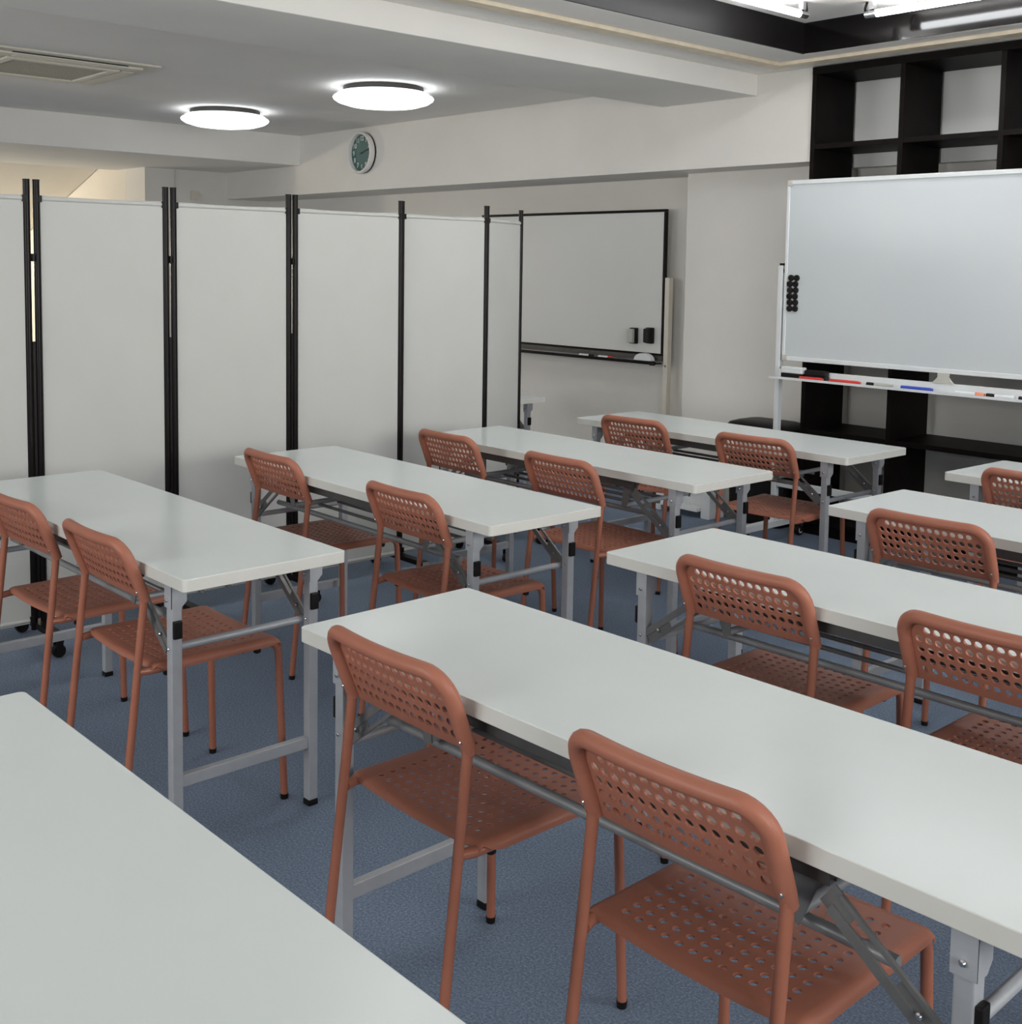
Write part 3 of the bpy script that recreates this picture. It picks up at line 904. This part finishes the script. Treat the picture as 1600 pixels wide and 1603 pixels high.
WE, YE, ZE, WBK, YBK = 0.172, -0.182, 0.618, 0.177, -0.249
WF, YF = 0.194, 0.199
LEAN = 0.39
def back_y(z):
    return YE - LEAN * (z - ZE)
def make_chair():
    root = empty('perforated_chair')
    # ---- rear legs / posts
    for s in (-1, 1):
        pth = fillet([(s * WBK, YBK, 0.012), (s * WE, YE, ZE - .012), (s * WE, back_y(0.70), 0.70)], [0.05], 5)
        lg = MB().tube(pth, 0.0098, 12).build('leg', 'chair_paint', root)
        MB().tube([(s * WBK, YBK, 0.0), (s * WBK, YBK + .0008, 0.014)], [0.0098, 0.0112], 12).build('foot_cap', 'black_plastic', lg)
    # ---- front legs running back under the seat sides
    zt = 0.432
    t = zt / (ZE - .012)
    px, py = WBK + (WE - WBK) * t, YBK + (YE - YBK) * t
    for s in (-1, 1):
        pth = fillet([(s * px, py + .006, zt), (s * .181, py + .030, zt), (s * .182, YF - .012, zt), (s * WF, YF, 0.012)], [0.02, 0.038], 6)
        lg = MB().tube(pth, 0.0098, 12).build('leg', 'chair_paint', root)
        MB().tube([(s * WF, YF, 0.0), (s * WF, YF, 0.014)], [0.0098, 0.0112], 12).build('foot_cap', 'black_plastic', lg)
    # ---- backrest : rim moulded over the posts plus perforated sheet
    BOW = 0.016
    def bp(u, z, o=0.0):
        return (u, back_y(z) - BOW * max(0.0, 1 - (u / 0.172) ** 2) * (0.35 + 0.65 * (z - 0.60) / 0.15) + o, z)
    zb, ztop = 0.606, 0.752
    side = []
    R = 0.045
    path2 = [(-WE, zb)] + [(-WE, zb + (ztop - R - zb) * k / 4) for k in range(1, 4)]
    path2 += [(-WE + R - R * math.cos(a), ztop - R + R * math.sin(a)) for a in [math.pi / 2 * k / 7 for k in range(8)]]
    path2 += [(-WE + R + (2 * WE - 2 * R) * k / 12, ztop) for k in range(1, 12)]
    path2 += [(WE - R + R * math.sin(a), ztop - R + R * math.cos(a)) for a in [math.pi / 2 * k / 7 for k in range(8)]]
    path2 += [(WE, zb + (ztop - R - zb) * k / 4) for k in range(3, -1, -1)]
    bk = MB()
    rr = [0.0142] * len(path2)
    rr[0] = rr[-1] = 0.0125
    bk.tube([bp(u, z) for u, z in path2], rr, 12)
    nu, nv = 14, 5
    pu, pv = 0.0216, 0.0232
    S = perf_sheet(nu, nv, pu, pv, -nu * pu / 2, 0.621, 0.0079,
                   ([-0.170], [0.170]), ([zb + .002, zb + .008], [ztop - .008]), {(0, 4), (13, 4)})
    # drop the square top corners behind the rounded rim
    def bpos(u, z):
        if z > ztop - .009 and abs(u) > 0.155:
            z = ztop - 0.030
        return bp(u, z, 0.0075)
    sheet_mesh(bk, S, lambda u, z: bpos(u, z), -0.0045)
    b_ = bk.build('backrest', 'chair_plastic', root)
    for s in (-1, 1):
        MB().lathe([(0.0032, 0.0), (0.0032, 0.003), (0.0015, 0.004)], 10, AX_NY, (s * (WE + .003), back_y(0.630) - .0133, 0.630)).build('screw', 'chrome', b_)
    # ---- seat
    ZS = 0.4485
    RS = 0.0165
    def sp(u, v):
        au, sg = abs(u), (1 if u >= 0 else -1)
        inner = min(au, 0.181)
        x, dz = inner, 0.0
        if au > 0.181:
            th = min((au - 0.181) / RS, 2.1)
            if v < -0.135: th *= max(0.35, 1 - (-0.135 - v) / 0.045)
            if v > 0.162: th *= max(0.45, 1 - (v - 0.162) / 0.06)
            x = 0.181 + RS * math.sin(th)
            dz = -RS * (1 - math.cos(th))
        sag = 0.0065 * (1 - (inner / 0.181) ** 2)
        y = v
        if v > 0.162:
            RF = 0.034
            th = min((v - 0.162) / RF, 1.5)
            y = 0.162 + RF * math.sin(th)
            dz -= RF * (1 - math.cos(th))
            sag *= max(0.25, 1 - (v - .162) / .05)
        elif v > 0.09:
            sag -= 0.006 * ((v - 0.09) / 0.072) ** 2 * (1 - (inner / 0.181) ** 2)
        if v < -0.155:
            RB = 0.016
            th = min((-0.155 - v) / RB, 1.4)
            y = -0.155 - RB * math.sin(th)
            dz -= RB * (1 - math.cos(th))
        k = max(0.0, min(1.0, (-v - 0.05) / 0.11))
        y -= 0.004 * k * (1 - (inner / 0.181) ** 2)
        return (sg * x, y, ZS - sag + dz)
    se = MB()
    nu, nv = 12, 11
    p = 0.0262
    ur = [0.166, 0.181, 0.189, 0.197, 0.205, 0.213]
    S = perf_sheet(nu, nv, p, p, -nu * p / 2, -0.145, 0.0068, ([-x for x in reversed(ur)], ur),
                   ([-0.176, -0.169, -0.162, -0.155], [0.152, 0.162, 0.170, 0.179, 0.188, 0.197, 0.206]))
    sheet_mesh(se, S, sp, 0.004)
    so = se.build('seat', 'chair_plastic', root)
    for x, y in ((-.168, -.12), (.168, -.12), (-.168, .135), (.168, .135)):
        MB().lathe([(0.009, 0.0), (0.010, -0.004), (0.010, -0.013), (0.007, -0.016)], 12, None, (x * .98, y, 0.4215)).build('bumper', 'black_plastic', so)
    return root

chairs = [
    ('L2a', -3.384, 1.373, 0.060, 'screen end of the screen-side table, fourth row'),
    ('L2b', -2.841, 1.391, 0.016, 'aisle end of the screen-side table, fourth row'),
    ('L3a', -3.592, 2.336, -0.011, 'screen end of the screen-side table, third row'),
    ('L3b', -2.801, 2.318, -0.015, 'aisle end of the screen-side table, third row'),
    ('L4a', -3.616, 3.148, -0.008, 'screen end of the screen-side table, second row'),
    ('L4b', -2.935, 3.111, -0.021, 'aisle end of the screen-side table, second row'),
    ('L5a', -3.512, 4.114, 0.07, 'screen end of the screen-side table, first row'),
    ('L5b', -2.845, 4.098, 0.07, 'aisle end of the screen-side table, first row'),
    ('R1a', -1.648, 1.426, 0.001, 'aisle end of the shelf-side table, fourth row'),
    ('R1b', -1.015, 1.433, 0.022, 'window end of the shelf-side table, fourth row'),
    ('R2a', -1.593, 2.366, 0.018, 'aisle end of the shelf-side table, third row'),
    ('R2b', -1.016, 2.368, 0.012, 'window end of the shelf-side table, third row'),
    ('R3a', -1.599, 3.212, 0.022, 'aisle end of the shelf-side table, second row'),
    ('R4a', -1.716, 4.150, -0.025, 'aisle end of the shelf-side table, first row'),
]
proto_c = make_chair()
for i, (k, x, y, a, lab) in enumerate(chairs):
    o = proto_c if i == 0 else copy_tree(proto_c)
    o.location, o.rotation_euler = (x, y, 0), (0, 0, a)
    tag(o, 'terracotta perforated chair, ' + lab + ' from whiteboards', 'chair', 'terracotta chairs at the folding tables')

# ================================================================== BLACK BIN AND WHITE STEP BY THE PILLAR
bn = empty('storage_bin', (-3.925, 5.50, 0))
def rrect(hx, hy, r, k=5):
    out = []
    for cx_, cy_, a0 in ((hx - r, -hy + r, -90), (hx - r, hy - r, 0), (-hx + r, hy - r, 90), (-hx + r, -hy + r, 180)):
        for j in range(k + 1):
            t = math.radians(a0 + 90 * j / k)
            out.append((cx_ + r * math.cos(t), cy_ + r * math.sin(t)))
    return out
b_ = MB()
lv = [(0.0, 0.175, 0.12), (0.02, 0.18, 0.125), (0.52, 0.195, 0.135)]
rings = [rrect(hx, hy, 0.05) for z, hx, hy in lv]
n = len(rings[0])
b_.add([(p[0], p[1], lv[i][0]) for i, r_ in enumerate(rings) for p in r_],
       [(i * n + k, i * n + (k + 1) % n, (i + 1) * n + (k + 1) % n, (i + 1) * n + k) for i in range(2) for k in range(n)] +
       [tuple(range(n - 1, -1, -1)), tuple(range(2 * n, 3 * n))], False)
b_.build('body', 'black_plastic', bn)
l_ = MB()
lv = [(0.521, 0.200, 0.140), (0.545, 0.203, 0.143), (0.565, 0.190, 0.13), (0.578, 0.150, 0.10), (0.582, 0.08, 0.05)]
rings = [rrect(hx, hy, 0.045) for z, hx, hy in lv]
l_.add([(p[0], p[1], lv[i][0]) for i, r_ in enumerate(rings) for p in r_],
       [(i * n + k, i * n + (k + 1) % n, (i + 1) * n + (k + 1) % n, (i + 1) * n + k) for i in range(4) for k in range(n)] +
       [tuple(range(n - 1, -1, -1)), tuple(range(4 * n, 5 * n))], True)
l_.build('lid', 'black_plastic', bn)
tag(bn, 'black bin with a domed lid between the pillar and the mobile whiteboard', 'bin')

st = empty('step_stool', (-4.30, 5.30, 0))
MB().box(0.10, 0.165, -0.035, 0.10, 0.0, 0.185).build('side_panel', 'white_paint', st, bevel=0.004)
MB().box(-0.26, -0.195, -0.035, 0.10, 0.0, 0.185).build('side_panel', 'white_paint', st, bevel=0.004)
MB().box(-0.194, 0.099, 0.02, 0.045, 0.05, 0.185).build('riser', 'white_paint', st)
MB().box(-0.194, 0.099, -0.07, 0.0198, 0.040, 0.062).build('tread', 'white_paint', st, bevel=0.003)
MB().box(-0.27, 0.175, -0.04, 0.105, 0.1855, 0.205).build('top_board', 'white_paint', st, bevel=0.003)
tag(st, 'small white wooden step on the floor before the pillar', 'step stool')

# ================================================================== STAIRWELL LAMP
wl = empty('stairwell_lamp', (-12.98, 2.6, 1.35))
MB().box(0.0, 0.03, -0.06, 0.06, -0.05, 0.05).build('back_plate', 'ivory_metal', wl, bevel=0.004)
MB().lathe([(0.05, -0.06), (0.07, -0.04), (0.075, 0.03), (0.06, 0.06)], 24, None, (0.095, 0, 0)).build('shade', 'warm_glow', wl)
tag(wl, 'warm wall lamp in the stairwell', 'lamp')
